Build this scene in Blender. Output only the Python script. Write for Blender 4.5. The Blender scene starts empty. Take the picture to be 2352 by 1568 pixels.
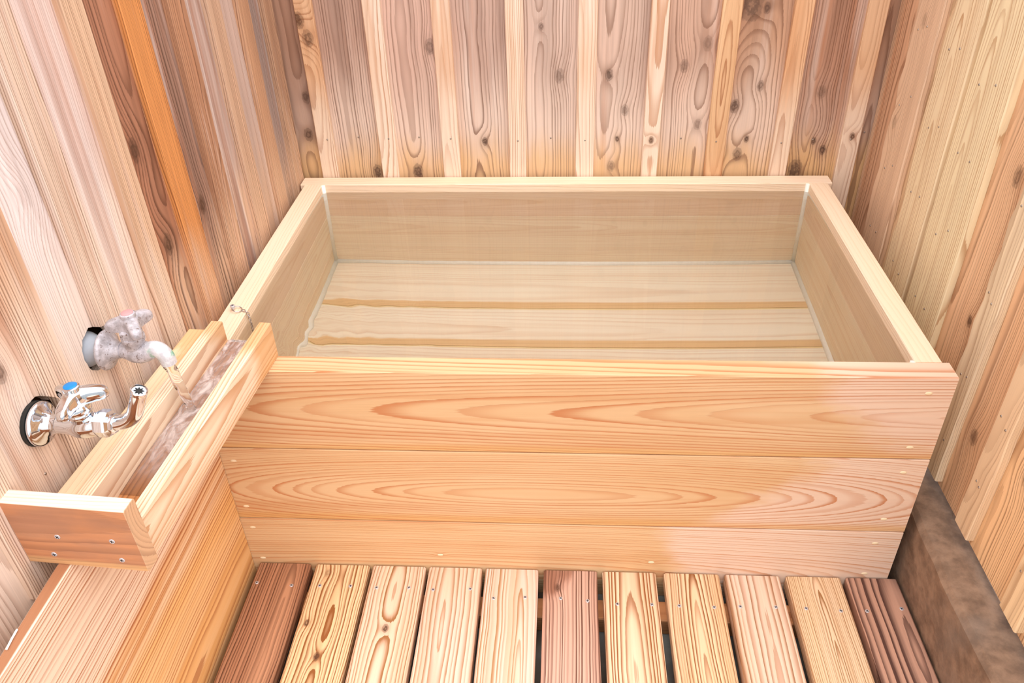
import bpy, bmesh, math, random
from mathutils import Vector, Matrix, noise as mnoise

S = bpy.context.scene
COL = S.collection
# ------------------------------------------------------------------ camera, sky, exposure
cam_d = bpy.data.cameras.new('camera')
cam = bpy.data.objects.new('camera', cam_d)
COL.objects.link(cam)
_r = Vector((0.99802943, 0.05579231, -0.02871354))
_u = Vector((-0.00839547, 0.57222254, 0.82005541))
_f = Vector((-0.06218333, 0.81819838, -0.57156334))
cam.matrix_world = Matrix(((_r.x, _u.x, -_f.x, 0.6063), (_r.y, _u.y, -_f.y, -0.9978),
                           (_r.z, _u.z, -_f.z, 1.2139), (0, 0, 0, 1)))
cam_d.sensor_width = 36.0
cam_d.lens = 1860.28 * 36.0 / 2352.0
cam_d.clip_start = 0.02
S.camera = cam

world = bpy.data.worlds.new('overcast_sky')
S.world = world
world.use_nodes = True
wn = world.node_tree.nodes
bg = wn['Background']
bg.inputs[0].default_value = (0.94, 0.935, 1.0, 1)
bg.inputs[1].default_value = 1.0

sun_d = bpy.data.lights.new('hazy_sun_offscreen', 'SUN')
sun_d.energy = 1.5
sun_d.angle = math.radians(80)
sun_d.color = (1.0, 0.965, 0.95)
sun = bpy.data.objects.new('hazy_sun_offscreen', sun_d)
sun.location = (1.2, -1.5, 3)
sun.rotation_euler = Vector((-0.22, 0.30, -1.0)).to_track_quat('-Z', 'Y').to_euler()
COL.objects.link(sun)

S.view_settings.view_transform = 'Standard'
S.view_settings.look = 'None'
S.view_settings.gamma = 1
S.view_settings.use_curve_mapping = False
S.view_settings.exposure = 0.76


# ------------------------------------------------------------------ helpers: colours and node expressions
def lin(c):
    def f(x):
        x /= 255.0
        return x / 12.92 if x <= 0.04045 else ((x + 0.055) / 1.055) ** 2.4
    return (f(c[0]), f(c[1]), f(c[2]), 1.0)


def wl(c, k=0.84):
    """wood pigment: a little less saturated than the eye reads it next to grey"""
    m = 0.35 * c[0] + 0.5 * c[1] + 0.15 * c[2]
    return lin(tuple(max(0.0, min(255.0, m + (q - m) * k)) for q in c))


class Ex:
    """tiny expression wrapper over shader sockets"""
    def __init__(self, nt, s):
        self.nt, self.s = nt, s

    def m(self, op, b=None, c=None, clamp=False):
        n = self.nt.nodes.new('ShaderNodeMath')
        n.operation = op
        n.use_clamp = clamp
        for i, a in enumerate((self, b, c)):
            if a is None:
                continue
            if isinstance(a, Ex):
                self.nt.links.new(a.s, n.inputs[i])
            else:
                n.inputs[i].default_value = a
        return Ex(self.nt, n.outputs[0])

    def __add__(self, o): return self.m('ADD', o)
    __radd__ = __add__
    def __sub__(self, o): return self.m('SUBTRACT', o)
    def __mul__(self, o): return self.m('MULTIPLY', o)
    __rmul__ = __mul__
    def __rsub__(self, o): return (self * -1.0) + o
    def __truediv__(self, o): return self.m('DIVIDE', o)
    def sq(self): return self * self
    def ss(self, a, b):
        n = self.nt.nodes.new('ShaderNodeMapRange')
        n.interpolation_type = 'SMOOTHSTEP'
        self.nt.links.new(self.s, n.inputs[0])
        n.inputs[1].default_value = a
        n.inputs[2].default_value = b
        return Ex(self.nt, n.outputs[0])


class Tree:
    def __init__(self, name):
        self.mat = bpy.data.materials.new(name)
        self.mat.use_nodes = True
        self.nt = self.mat.node_tree
        self.bsdf = self.nt.nodes['Principled BSDF']
        self.out = self.nt.nodes['Material Output']

    def coord(self, kind='Object'):
        n = self.nt.nodes.new('ShaderNodeTexCoord')
        s = self.nt.nodes.new('ShaderNodeSeparateXYZ')
        self.nt.links.new(n.outputs[kind], s.inputs[0])
        return [Ex(self.nt, s.outputs[i]) for i in range(3)]

    def vec(self, x, y, z):
        n = self.nt.nodes.new('ShaderNodeCombineXYZ')
        for i, a in enumerate((x, y, z)):
            if isinstance(a, Ex):
                self.nt.links.new(a.s, n.inputs[i])
            else:
                n.inputs[i].default_value = a
        return n.outputs[0]

    def noise(self, x, y, z, detail=2.0, rough=0.5, dist=0.0):
        n = self.nt.nodes.new('ShaderNodeTexNoise')
        n.inputs['Scale'].default_value = 1.0
        n.inputs['Detail'].default_value = detail
        n.inputs['Roughness'].default_value = rough
        n.inputs['Distortion'].default_value = dist
        self.nt.links.new(self.vec(x, y, z), n.inputs['Vector'])
        return Ex(self.nt, n.outputs[0])

    def white(self, w):
        n = self.nt.nodes.new('ShaderNodeTexWhiteNoise')
        n.noise_dimensions = '1D'
        self.nt.links.new(w.s, n.inputs['W'])
        return Ex(self.nt, n.outputs[0])

    def voronoi(self, x, y, z):
        n = self.nt.nodes.new('ShaderNodeTexVoronoi')
        n.inputs['Scale'].default_value = 1.0
        self.nt.links.new(self.vec(x, y, z), n.inputs['Vector'])
        return Ex(self.nt, n.outputs[0])

    def mix(self, f, a, b):
        n = self.nt.nodes.new('ShaderNodeMix')
        n.data_type = 'RGBA'
        if isinstance(f, Ex):
            self.nt.links.new(f.s, n.inputs[0])
        else:
            n.inputs[0].default_value = f
        for i, c in ((6, a), (7, b)):
            if isinstance(c, tuple):
                n.inputs[i].default_value = c
            else:
                self.nt.links.new(c, n.inputs[i])
        return n.outputs[2]

    def scale(self, col, f):
        n = self.nt.nodes.new('ShaderNodeVectorMath')
        n.operation = 'SCALE'
        self.nt.links.new(col, n.inputs[0])
        self.nt.links.new(f.s, n.inputs['Scale'])
        return n.outputs[0]

    def link(self, a, b):
        self.nt.links.new(a.s if isinstance(a, Ex) else a, b)

    def bump(self, h, dist, strength=1.0):
        n = self.nt.nodes.new('ShaderNodeBump')
        n.inputs['Strength'].default_value = strength
        n.inputs['Distance'].default_value = dist
        self.link(h, n.inputs['Height'])
        self.link(n.outputs[0], self.bsdf.inputs['Normal'])


# ------------------------------------------------------------------ wood: growth rings cut by the board's own solid
DEF = dict(early=(240, 205, 165), late=(190, 125, 70), f=230, u0=0.0, d0=0.03, tilt=0.02, bow=0.0, wob=0.006,
           wobv=3.0, con=0.8, tone=(225, 170, 120), tamt=0.45, fib=0.16, grads=(), rough=0.55, sharp=0.45,
           knotcol=(95, 60, 40), bump=0.0004, band=0.35)


def wood(name, st, seed, knots=()):
    p = dict(DEF)
    p.update(st)
    T = Tree(name)
    u, w, v = T.coord()
    sd = (seed * 7.31) % 97.0
    nlow = T.noise(u * 9.0 + sd, w * 9.0, v * p['wobv'], 2.0) - 0.5
    nd = T.noise(u * 3.0, w * 3.0 + sd, v * (p['wobv'] * 0.8) + sd, 2.0) - 0.5
    uu = (u - p['u0']) + nlow * (p['wob'] * 2.0)
    D = w + p['d0'] + v * p['tilt'] + v.sq() * p['bow'] + nd * (p['wob'] * 2.6)
    r = (uu.sq() + D.sq()).m('SQRT')
    kmask = []
    for (ku, kv, kr, kd) in knots:
        ks = 1.55
        du = (u - ku)
        dv = (v - kv) * (1.0 / ks)
        q2 = (du.sq() + dv.sq()) * (1.0 / (kr * kr))
        r = r + (q2 * -0.16).m('EXPONENT') * (kr * 0.85)
        kmask.append((q2, kd))
    fibn = T.noise(u * 700.0 + sd, w * 700.0, v * 9.0, 2.0)
    ph = r * p['f']
    ph = ph + (T.noise(ph * 0.37, sd, 0.0, 1.0) - 0.5) * 2.2 + (fibn - 0.5) * 0.25
    pf = ph.m('FRACT')
    hs = T.white(ph.m('FLOOR') + sd)
    line = pf.ss(p['sharp'], 0.93) * (1.0 - pf.ss(0.95, 1.0))
    amt = line * (hs * 0.75 + 0.25) * p['con']
    tone = T.noise(u * 14.0 + sd * 2.0, w * 14.0, v * 2.2 + sd, 3.0, 0.55)
    c = T.mix(tone.ss(0.35, 0.72) * p['tamt'], wl(p['early']), wl(p['tone']))
    band = T.noise(u * 55.0 + sd * 1.7, w * 20.0, v * 0.9 + sd, 2.0, 0.5)
    c = T.mix(band.ss(0.46, 0.66) * p['band'], c, T.mix(0.55, wl(p['tone']), wl(p['late'])))
    for (rgb, gu, gv, off, amp, soft, am, nu, nv) in p['grads']:
        g = u * gu + v * gv + off + (T.noise(u * nu + sd, w * nu, v * nv + sd * 3.0, 4.0, 0.55) - 0.5) * amp
        c = T.mix(g.ss(-soft, soft) * am, c, wl(rgb))
    c = T.mix(amt.m('MINIMUM', 1.0), c, wl(p['late'])) if not p.get('mul') else T.mix(amt, c, T.mix(0.6, c, wl(p['late'])))
    for q2, kd in kmask:
        halo = (q2 * -0.55).m('EXPONENT') * (0.45 * kd)
        c = T.mix(halo, c, wl(p['late']))
        wq = q2 + (T.noise(u * 160.0 + sd, w * 160.0, v * 120.0, 2.0) - 0.5) * 1.1
        core = (1.0 - wq.ss(0.45, 1.15)) * (0.92 * kd)
        kring = (wq * 9.0).m('SINE') * 0.25 + 0.75
        c = T.mix(core * kring, c, wl(p['knotcol']))
    f2 = (fibn - 0.5) * p['fib'] + 1.0
    c = T.scale(c, f2)
    T.link(c, T.bsdf.inputs['Base Color'])
    rr = p['rough']
    T.bsdf.inputs['Roughness'].default_value = rr
    T.bsdf.inputs['Specular IOR Level'].default_value = 0.3
    T.bump(line * -0.7 + fibn * 0.5, p['bump'], 0.8)
    return T.mat


def plain(name, rgb, rough=0.5, metal=0.0, **kw):
    T = Tree(name)
    x, y, z = T.coord()
    n = T.noise(x * 120.0, y * 120.0, z * 120.0, 3.0)
    a = lin(rgb)
    c = T.mix(n, tuple(k * 0.9 for k in a[:3]) + (1,), tuple(min(1, k * 1.08) for k in a[:3]) + (1,))
    T.link(c, T.bsdf.inputs['Base Color'])
    T.bsdf.inputs['Roughness'].default_value = rough
    T.bsdf.inputs['Metallic'].default_value = metal
    for k, val in kw.items():
        T.bsdf.inputs[k].default_value = val
    return T.mat


# ------------------------------------------------------------------ helpers: objects
def tag(o, label=None, cat=None, group=None, kind=None):
    if label: o['label'] = label
    if cat: o['category'] = cat
    if group: o['group'] = group
    if kind: o['kind'] = kind
    return o


def link(name, me, parent=None, mats=()):
    o = bpy.data.objects.new(name, me)
    COL.objects.link(o)
    for m in mats:
        me.materials.append(m)
    if parent is not None:
        o.parent = parent
    return o


def empty(name, loc=(0, 0, 0), rz=0.0):
    o = bpy.data.objects.new(name, None)
    o.empty_display_size = 0.05
    COL.objects.link(o)
    o.location = loc
    o.rotation_euler = (0, 0, rz)
    return o


def mesh_of(bm, name, smooth=False):
    bmesh.ops.recalc_face_normals(bm, faces=bm.faces[:])
    me = bpy.data.meshes.new(name)
    bm.to_mesh(me)
    bm.free()
    if smooth:
        for p in me.polygons:
            p.use_smooth = True
    return me


def plank_mesh(W, T, L, seg=6, jit=0.0, bev=0.002, seed=0, name='plank', wane=None):
    rnd = random.Random(seed)
    b = min(bev, T * 0.3, W * 0.3)
    bm = bmesh.new()
    rings = []
    for i in range(seg + 1):
        z = -L / 2 + L * i / seg
        jl, jr, jf = (rnd.uniform(-jit, jit) for _ in range(3))
        x0, x1 = -W / 2 + jl, W / 2 + jr
        if wane:
            a, c = wane(i / seg)
            x0 += a
            x1 -= c
        y0, y1 = -T / 2 + jf * 0.4, T / 2 + jf * 0.4
        pts = [(x0 + b, y0), (x1 - b, y0), (x1, y0 + b), (x1, y1 - b), (x1 - b, y1), (x0 + b, y1), (x0, y1 - b), (x0, y0 + b)]
        rings.append([bm.verts.new((x, y, z)) for x, y in pts])
    for a, c in zip(rings, rings[1:]):
        for k in range(8):
            bm.faces.new((a[k], a[(k + 1) % 8], c[(k + 1) % 8], c[k]))
    bm.faces.new(rings[0])
    bm.faces.new(rings[-1])
    return mesh_of(bm, name)


SEED = [1]
MAT = {}
AX = {'x': Vector((1, 0, 0)), 'y': Vector((0, 1, 0)), 'z': Vector((0, 0, 1))}


def plank(name, parent, x0, x1, y0, y1, z0, z1, grain, st, knots=(), seg=6, jit=0.0, bev=0.002, wane=None, face=None, seed=None):
    """a board filling the box (parent space), grain along one axis; knots = (x,y,z,r,darkness) in parent space"""
    if seed is None:
        SEED[0] += 1
        seed = SEED[0]
    dim = {'x': x1 - x0, 'y': y1 - y0, 'z': z1 - z0}
    c = Vector(((x0 + x1) / 2, (y0 + y1) / 2, (z0 + z1) / 2))
    rest = [k for k in 'xyz' if k != grain]
    if face:
        ta = face
        wa = [k for k in rest if k != face][0]
    else:
        wa, ta = (rest[0], rest[1]) if dim[rest[0]] >= dim[rest[1]] else (rest[1], rest[0])
    X, Y, Z = AX[wa], AX[ta], AX[grain]
    if X.cross(Y).dot(Z) < 0:
        Y = -Y
    me = plank_mesh(dim[wa], dim[ta], dim[grain], seg, jit, bev, seed, name, wane)
    kl = []
    for k in knots:
        q = Vector(k[:3]) - c
        kl.append((q.dot(X), q.dot(Z), k[3], k[4] if len(k) > 4 else 1.0))
    m = wood('wood_%s_%d' % (name, seed), st, seed, kl)
    o = link(name, me, parent, [m])
    MAT[o.name] = Matrix(((X.x, Y.x, Z.x, c.x), (X.y, Y.y, Z.y, c.y), (X.z, Y.z, Z.z, c.z), (0, 0, 0, 1)))
    o.matrix_local = MAT[o.name]
    return o


def lathe_bm(bm, prof, M, n=24, cap=True):
    rings = []
    for r, h in prof:
        rings.append([bm.verts.new(M @ Vector((r * math.cos(2 * math.pi * k / n), r * math.sin(2 * math.pi * k / n), h))) for k in range(n)])
    for a, b in zip(rings, rings[1:]):
        for k in range(n):
            bm.faces.new((a[k], a[(k + 1) % n], b[(k + 1) % n], b[k]))
    if cap:
        bm.faces.new(rings[0][::-1])
        bm.faces.new(rings[-1])


def sweep_bm(bm, pts, rad, n=16, cap=True, wob=None):
    pts = [Vector(p) for p in pts]
    up = None
    rings = []
    for i, p in enumerate(pts):
        t = (pts[min(i + 1, len(pts) - 1)] - pts[max(i - 1, 0)]).normalized()
        if up is None:
            up = Vector((0, 1, 0)) if abs(t.y) < 0.9 else Vector((1, 0, 0))
        a = (up - t * up.dot(t)).normalized()
        up = a
        b = t.cross(a)
        r = rad[i] if isinstance(rad, (list, tuple)) else rad
        ring = []
        for k in range(n):
            th = 2 * math.pi * k / n
            rr = r * (1 + (wob(i, th) if wob else 0))
            ring.append(bm.verts.new(p + a * (rr * math.cos(th)) + b * (rr * math.sin(th))))
        rings.append(ring)
    for a, b in zip(rings, rings[1:]):
        for k in range(n):
            bm.faces.new((a[k], a[(k + 1) % n], b[(k + 1) % n], b[k]))
    if cap:
        bm.faces.new(rings[0][::-1])
        bm.faces.new(rings[-1])


def sprof(pr, sub=4):
    return [(max(q.x, 0.0005), q.y) for q in smooth_path([(a, b, 0) for a, b in pr], sub)]


def smooth_path(pts, sub=6):
    out = []
    P = [Vector(p) for p in pts]
    for i in range(len(P) - 1):
        p0, p1, p2, p3 = P[max(i - 1, 0)], P[i], P[i + 1], P[min(i + 2, len(P) - 1)]
        for k in range(sub):
            t = k / sub
            out.append(0.5 * ((2 * p1) + (p2 - p0) * t + (2 * p0 - 5 * p1 + 4 * p2 - p3) * t * t + (3 * p1 - p0 - 3 * p2 + p3) * t ** 3))
    out.append(P[-1])
    return out


def box_bm(bm, x0, x1, y0, y1, z0, z1):
    v = [bm.verts.new((x, y, z)) for x in (x0, x1) for y in (y0, y1) for z in (z0, z1)]
    for f in ((0, 1, 3, 2), (4, 6, 7, 5), (0, 4, 5, 1), (2, 3, 7, 6), (0, 2, 6, 4), (1, 5, 7, 3)):
        bm.faces.new([v[i] for i in f])


M_STEEL = plain('screw_steel', (214, 214, 218), 0.35, 0.5)
M_DARK = plain('screw_recess', (40, 38, 38), 0.6)
M_NAIL = plain('nail_steel', (170, 160, 150), 0.35, 0.9)


def screw_mesh():
    bm = bmesh.new()
    lathe_bm(bm, [(0.0036, -0.004), (0.0036, 0.0003), (0.0031, 0.0008)], Matrix.Identity(4), 14)
    n0 = len(bm.faces)
    for a in (0.4, 0.4 + math.pi / 2):
        b2 = bmesh.new()
        box_bm(b2, -0.0023, 0.0023, -0.0005, 0.0005, 0.0004, 0.00095)
        bmesh.ops.rotate(b2, verts=b2.verts[:], cent=(0, 0, 0), matrix=Matrix.Rotation(a, 3, 'Z'))
        me = bpy.data.meshes.new('tmp')
        b2.to_mesh(me)
        b2.free()
        bm.from_mesh(me)
        bpy.data.meshes.remove(me)
    bm.faces.ensure_lookup_table()
    for f in bm.faces[n0:]:
        f.material_index = 1
    me = mesh_of(bm, 'screw')
    me.materials.append(M_STEEL)
    me.materials.append(M_DARK)
    return me


SCREW = screw_mesh()
bmn = bmesh.new()
lathe_bm(bmn, [(0.0021, -0.003), (0.0021, 0.0002), (0.0016, 0.0009), (0.0006, 0.0012)], Matrix.Identity(4), 10)
NAIL = mesh_of(bmn, 'nail', True)
NAIL.materials.append(M_NAIL)


def head(me, name, parent, pos, axis, rot=0.0):
    """put a fastener head on its board: pos and axis in the grandparent's space (= the board's parent space)"""
    o = bpy.data.objects.new(name, me)
    COL.objects.link(o)
    o.parent = parent
    q = Vector(axis).to_track_quat('Z', 'Y').to_matrix().to_4x4() @ Matrix.Rotation(rot, 4, 'Z')
    o.matrix_local = MAT[parent.name].inverted() @ (Matrix.Translation(Vector(pos)) @ q)
    return o


rnd = random.Random(11)

# ------------------------------------------------------------------ styles
def S_(**k):
    d = dict(k)
    return d


BACK_BOARD = S_(early=(224, 190, 168), late=(150, 98, 70), tone=(190, 148, 128), tamt=0.75, f=170, d0=0.035, con=0.62, wob=0.010, knotcol=(92, 66, 52))
BACK_BATTEN = S_(early=(250, 226, 200), late=(200, 124, 66), tone=(238, 182, 132), tamt=0.6, f=230, d0=0.05, con=0.75, fib=0.22)
LEFT_PALE = S_(early=(240, 222, 212), late=(196, 158, 138), tone=(228, 200, 186), tamt=0.7, f=430, d0=0.11, u0=0.07, tilt=0.008, wob=0.004)
LEFT_BROWN = S_(early=(206, 158, 130), late=(120, 72, 48), tone=(178, 126, 102), tamt=0.7, f=230, d0=0.05, u0=0.03, tilt=0.015, wob=0.009, con=0.6)
LEFT_ORANGE = S_(early=(238, 172, 106), late=(170, 96, 48), tone=(226, 148, 80), tamt=0.7, f=330, d0=0.09, u0=0.05, con=0.7)
RIGHT_TAN = S_(early=(226, 172, 124), late=(168, 104, 60), tone=(205, 150, 108), tamt=0.6, f=250, d0=0.06, con=0.6)
RIGHT_YEL = S_(early=(243, 205, 150), late=(196, 136, 76), tone=(228, 180, 124), tamt=0.5, f=210, d0=0.02, con=0.65, tilt=0.05)
TUB = S_(early=(238, 190, 140), late=(190, 116, 54), tone=(220, 166, 104), tamt=0.5, f=230, d0=0.03, con=0.5, wob=0.004, wobv=2.0, fib=0.10, rough=0.45)
RIMW = S_(early=(250, 222, 180), late=(228, 176, 120), tone=(244, 206, 160), tamt=0.4, f=330, d0=0.1, u0=0.08, con=0.4, fib=0.08, rough=0.5)
INNER = S_(early=(255, 238, 204), late=(226, 176, 120), tone=(250, 222, 178), tamt=0.5, f=200, d0=0.06, con=0.35, band=0.25, fib=0.08)
TROUGH = S_(early=(252, 228, 194), late=(206, 132, 66), tone=(244, 200, 148), tamt=0.5, f=300, d0=0.06, u0=0.03, con=0.9, sharp=0.35)


def dark(c, k):
    return (c[0] * (k + 0.04), c[1] * (k - 0.07), c[2] * (k - 0.15))


def var(st, **k):
    d = dict(st)
    d.update(k)
    return d


def jitst(st, r):
    d = dict(DEF)
    d.update(st)
    d['u0'] = d['u0'] + r.uniform(-0.03, 0.03)
    d['d0'] = d['d0'] * r.uniform(0.4, 1.4)
    d['tilt'] = d['tilt'] * r.choice((-1, 1)) * r.uniform(0.5, 1.5)
    d['f'] = d['f'] * r.uniform(0.85, 1.2)
    return d


# ------------------------------------------------------------------ floor
T = Tree('wet_concrete_floor')
x, y, z = T.coord()
n1 = T.noise(x * 9.0, y * 9.0, z * 9.0, 5.0, 0.6)
n2 = T.noise(x * 3.0 + 4.0, y * 3.0, z * 3.0, 3.0, 0.6)
c = T.mix(n1.ss(0.3, 0.7), lin((105, 112, 110)), lin((158, 160, 154)))
c = T.mix(n2.ss(0.54, 0.66) * 0.8, c, lin((92, 68, 44)))
T.link(c, T.bsdf.inputs['Base Color'])
T.bsdf.inputs['Roughness'].default_value = 0.35
T.bump(n1, 0.004, 0.6)
M_FLOOR = T.mat
bm = bmesh.new()
box_bm(bm, -3.0, 4.2, -4.0, 3.2, -0.17, -0.07)
floor = link('floor', mesh_of(bm, 'floor'), None, [M_FLOOR])
tag(floor, 'wet grey concrete ground under the slatted floor', 'floor', kind='structure')

# ------------------------------------------------------------------ walls
M_FRAME = wood('wood_framing', var(DEF, early=(150, 112, 80), late=(100, 66, 40), con=0.5), 3)
WTOP = 1.40


def wall_root(name, label, boxes, loc=(0, 0, 0), rz=0.0):
    bm = bmesh.new()
    for b in boxes:
        box_bm(bm, *b)
    o = link(name, mesh_of(bm, name), None, [M_FRAME])
    o.location = loc
    o.rotation_euler = (0, 0, rz)
    return tag(o, label, 'wall', kind='structure')


# back wall (faces -y); boards' front y=.768, battens' front y=.757
YB = 0.768
wall_back = wall_root('wall_back', 'weathered plank wall with narrow battens behind the tub',
                      [(-0.06, 1.34, 0.812, 0.824, -0.07, WTOP), (-0.06, 1.34, 0.784, 0.813, 0.52, 0.57), (-0.06, 1.34, 0.784, 0.813, 1.28, 1.33)])
BK = [(0.041, 0.079), (0.185, 0.223), (0.328, 0.368), (0.481, 0.520), (0.633, 0.674), (0.782, 0.819), (0.925, 0.965), (1.070, 1.109), (1.216, 1.256)]
bk_knots = [(0.06, 0.769, .013, .8), (0.046, 0.807, .012, .9), (0.266, 0.463, .013, .9), (0.171, 0.463, .012, .9), (0.426, 0.535, .007, 1), (0.556, 0.784, .006, .7),
            (0.595, 0.681, .011, .55), (0.702, 0.682, .009, .9), (0.739, 0.605, .009, .6), (0.714, 0.474, .009, .6), (0.725, 0.539, .005, 1),
            (0.8, 0.54, .006, 1), (0.86, 0.699, .010, .55), (0.905, 0.745, .011, .45), (0.901, 0.571, .009, .5), (0.977, 0.611, .011, .9),
            (0.985, 0.822, .024, .8), (1.016, 0.813, .008, .8), (1.026, 0.655, .008, .7), (1.012, 0.537, .006, 1), (0.996, 0.501, .011, .7),
            (1.157, 0.64, .010, .5), (1.183, 0.51, .008, 1), (1.16, 0.531, .006, .9), (1.13, 0.464, .016, .9), (1.238, 0.545, .006, 1),
            (0.318, 0.746, .012, .6), (0.030, 0.64, .010, .8), (0.021, 0.554, .011, .9)]
nails_b = [(0.066, 0.546), (0.136, 0.547), (0.208, 0.547), (0.276, 0.546), (0.35, 0.546), (0.502, 0.54), (0.576, 0.542), (0.653, 0.54),
           (0.867, 0.539), (0.944, 0.535), (1.087, 0.531), (1.158, 0.534), (1.236, 0.538), (1.266, 0.55)]
HON = (238, 186, 112)
edges = [-0.03] + [e for b in BK for e in b] + [1.285]
r0 = random.Random(5)
board_w = [(178, 132, 104), (190, 150, 128), (212, 172, 150), (198, 162, 142), (214, 182, 162), (216, 182, 160), (206, 164, 138), (200, 152, 118), (184, 134, 104), (186, 138, 106)]
zc = (WTOP - 0.07) / 2
for i in range(10):
    a = edges[2 * i]
    b = edges[2 * i + 1]
    x0, x1 = a - (0.016 if i else 0.0), b + (0.016 if i < 9 else 0)
    kn = [(kx, YB, kz, kr, kd) for kx, kz, kr, kd in bk_knots if a - 0.004 < kx < b + 0.004]
    bc = board_w[i]
    st = jitst(var(BACK_BOARD, early=tuple(min(255, int(q * 1.08)) for q in bc), tone=tuple(int(q * 0.9) for q in bc),
                   late=dark(bc, 0.62), con=0.78, fib=0.24,
                   grads=[((246, 220, 198), 0, -5.0, 5.0 * (0.66 - zc), 1.6, 0.5, 0.7 if 0 < i < 8 else 0.3, 10.0, 2.0),
                          ((250, 230, 214), 0, 0, -0.5, 4.0, 0.4, 0.45, 26.0, 1.4), ((198, 116, 60), 0, 0, -0.55, 4.0, 0.4, 0.42, 38.0, 1.1),
                          (HON, 0, -9.0, 9.0 * (0.52 - zc), 1.6, 0.5, 0.7, 22.0, 3.0)]), r0)
    o = plank('board', wall_back, x0, x1, YB, YB + 0.014, -0.07, WTOP, 'z', st, kn, jit=0.0006)
    for nx, nz in nails_b:
        if a <= nx <= b:
            head(NAIL, 'nail', o, (nx, YB, nz), (0, -1, 0))
for i, (a, b) in enumerate(BK):
    kn = [(kx, YB - .011, kz, kr, kd) for kx, kz, kr, kd in bk_knots if a - 0.002 < kx < b + 0.002]
    g = [((214, 132, 66), 0, 0, -0.5, 4.0, 0.4, 0.45, 50.0, 1.3), ((253, 232, 205), 0, -6.0, 6.0 * (0.64 - zc), 1.4, 0.5, 0.7, 14.0, 3.0)]
    base = BACK_BATTEN
    if i in (0, 7, 8):
        base = var(BACK_BATTEN, early=(244, 196, 148), tone=(232, 160, 100), late=(180, 104, 56), f=260)
    if i == 6:
        base = var(BACK_BATTEN, early=(246, 200, 148), tone=(236, 176, 116), late=(176, 98, 48), d0=0.006, tilt=0.085, f=150, con=0.9, wob=0.003)
        g = []
        st = var(base, grads=g)
    else:
        st = jitst(var(base, grads=g), r0)
    o = plank('batten', wall_back, a, b, YB - 0.011, YB + 0.0015, -0.07, WTOP, 'z', st, kn, jit=0.0012, bev=0.0015)
    for nx, nz in nails_b:
        if a <= nx <= b:
            head(NAIL, 'nail', o, (nx, YB - 0.011, nz), (0, -1, 0))

# left wall: local x out of the wall (board front = 0, batten front = .011), local y along it
KL = 0.0233
wall_left = wall_root('wall_left', 'plank wall with faded boards and orange-brown battens carrying the two taps',
                      [(-0.058, -0.046, -0.45, 1.17, -0.07, WTOP), (-0.047, -0.016, -0.45, 1.17, 0.30, 0.35), (-0.047, -0.016, -0.45, 1.17, 1.28, 1.33)],  # first box: backing sheet added behind the boards so the bored holes stay dark
                      (-0.04, -0.35, 0), -math.atan(KL))
LB = [(-0.545, 0.055), (-0.40, 0.055), (-0.25, 0.052), (-0.115, 0.055), (0.035, 0.05), (0.171, 0.06), (0.312, 0.055), (0.45, 0.055), (0.583, 0.05), (0.705, 0.05)]
lf_knots = [(0.115, 0.776, .013, 1), (0.237, 0.709, .012, 1), (0.27, 0.615, .012, 1), (0.13, 0.612, .013, 1), (-0.29, 0.669, .010, .8), (-0.141, 0.821, .012, .12), (0.322, 0.763, .007, .8)]
r1 = random.Random(8)
zl = WTOP / 2
CREAM = (250, 228, 204)
lboard = [(236, 204, 176), (238, 206, 182), (214, 152, 108), (236, 222, 218), (230, 202, 190), (182, 122, 90), (172, 130, 108), (206, 178, 164), (206, 178, 162), (174, 150, 140), (186, 138, 106)]
lbatt = [(220, 158, 108), (224, 158, 104), (230, 180, 140), (238, 206, 178), (242, 198, 158), (238, 152, 76), (200, 142, 102), (228, 184, 148), (216, 162, 120), (204, 156, 120)]


def cut_hole(o, centre, axis, rad, seed):
    """bore an uneven round hole through a board (centre in the board's parent space)"""
    bmc = bmesh.new()
    rr = random.Random(seed)
    n = 28
    radii = [rad * (1 + rr.uniform(-0.05, 0.05)) for _ in range(n)]
    rings = []
    for h in (-0.06, 0.06):
        rings.append([bmc.verts.new((radii[k] * math.cos(2 * math.pi * k / n), radii[k] * 1.06 * math.sin(2 * math.pi * k / n), h)) for k in range(n)])
    for k in range(n):
        bmc.faces.new((rings[0][k], rings[0][(k + 1) % n], rings[1][(k + 1) % n], rings[1][k]))
    bmc.faces.new(rings[0][::-1])
    bmc.faces.new(rings[1])
    cm = mesh_of(bmc, 'cutter')
    q = Vector(axis).to_track_quat('Z', 'Y').to_matrix().to_4x4()
    cm.transform(MAT[o.name].inverted() @ Matrix.Translation(Vector(centre)) @ q)
    co = bpy.data.objects.new('cutter', cm)
    to = bpy.data.objects.new('cut_tmp', o.data)
    COL.objects.link(co)
    COL.objects.link(to)
    md = to.modifiers.new('b', 'BOOLEAN')
    md.operation = 'DIFFERENCE'
    md.solver = 'EXACT'
    md.object = co
    dg = bpy.context.evaluated_depsgraph_get()
    dg.update()
    me = bpy.data.meshes.new_from_object(to.evaluated_get(dg))
    me.name = o.name
    old = o.data
    bpy.data.objects.remove(to)
    bpy.data.objects.remove(co)
    o.data = me
    bpy.data.meshes.remove(old)
    bpy.data.meshes.remove(cm)


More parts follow.
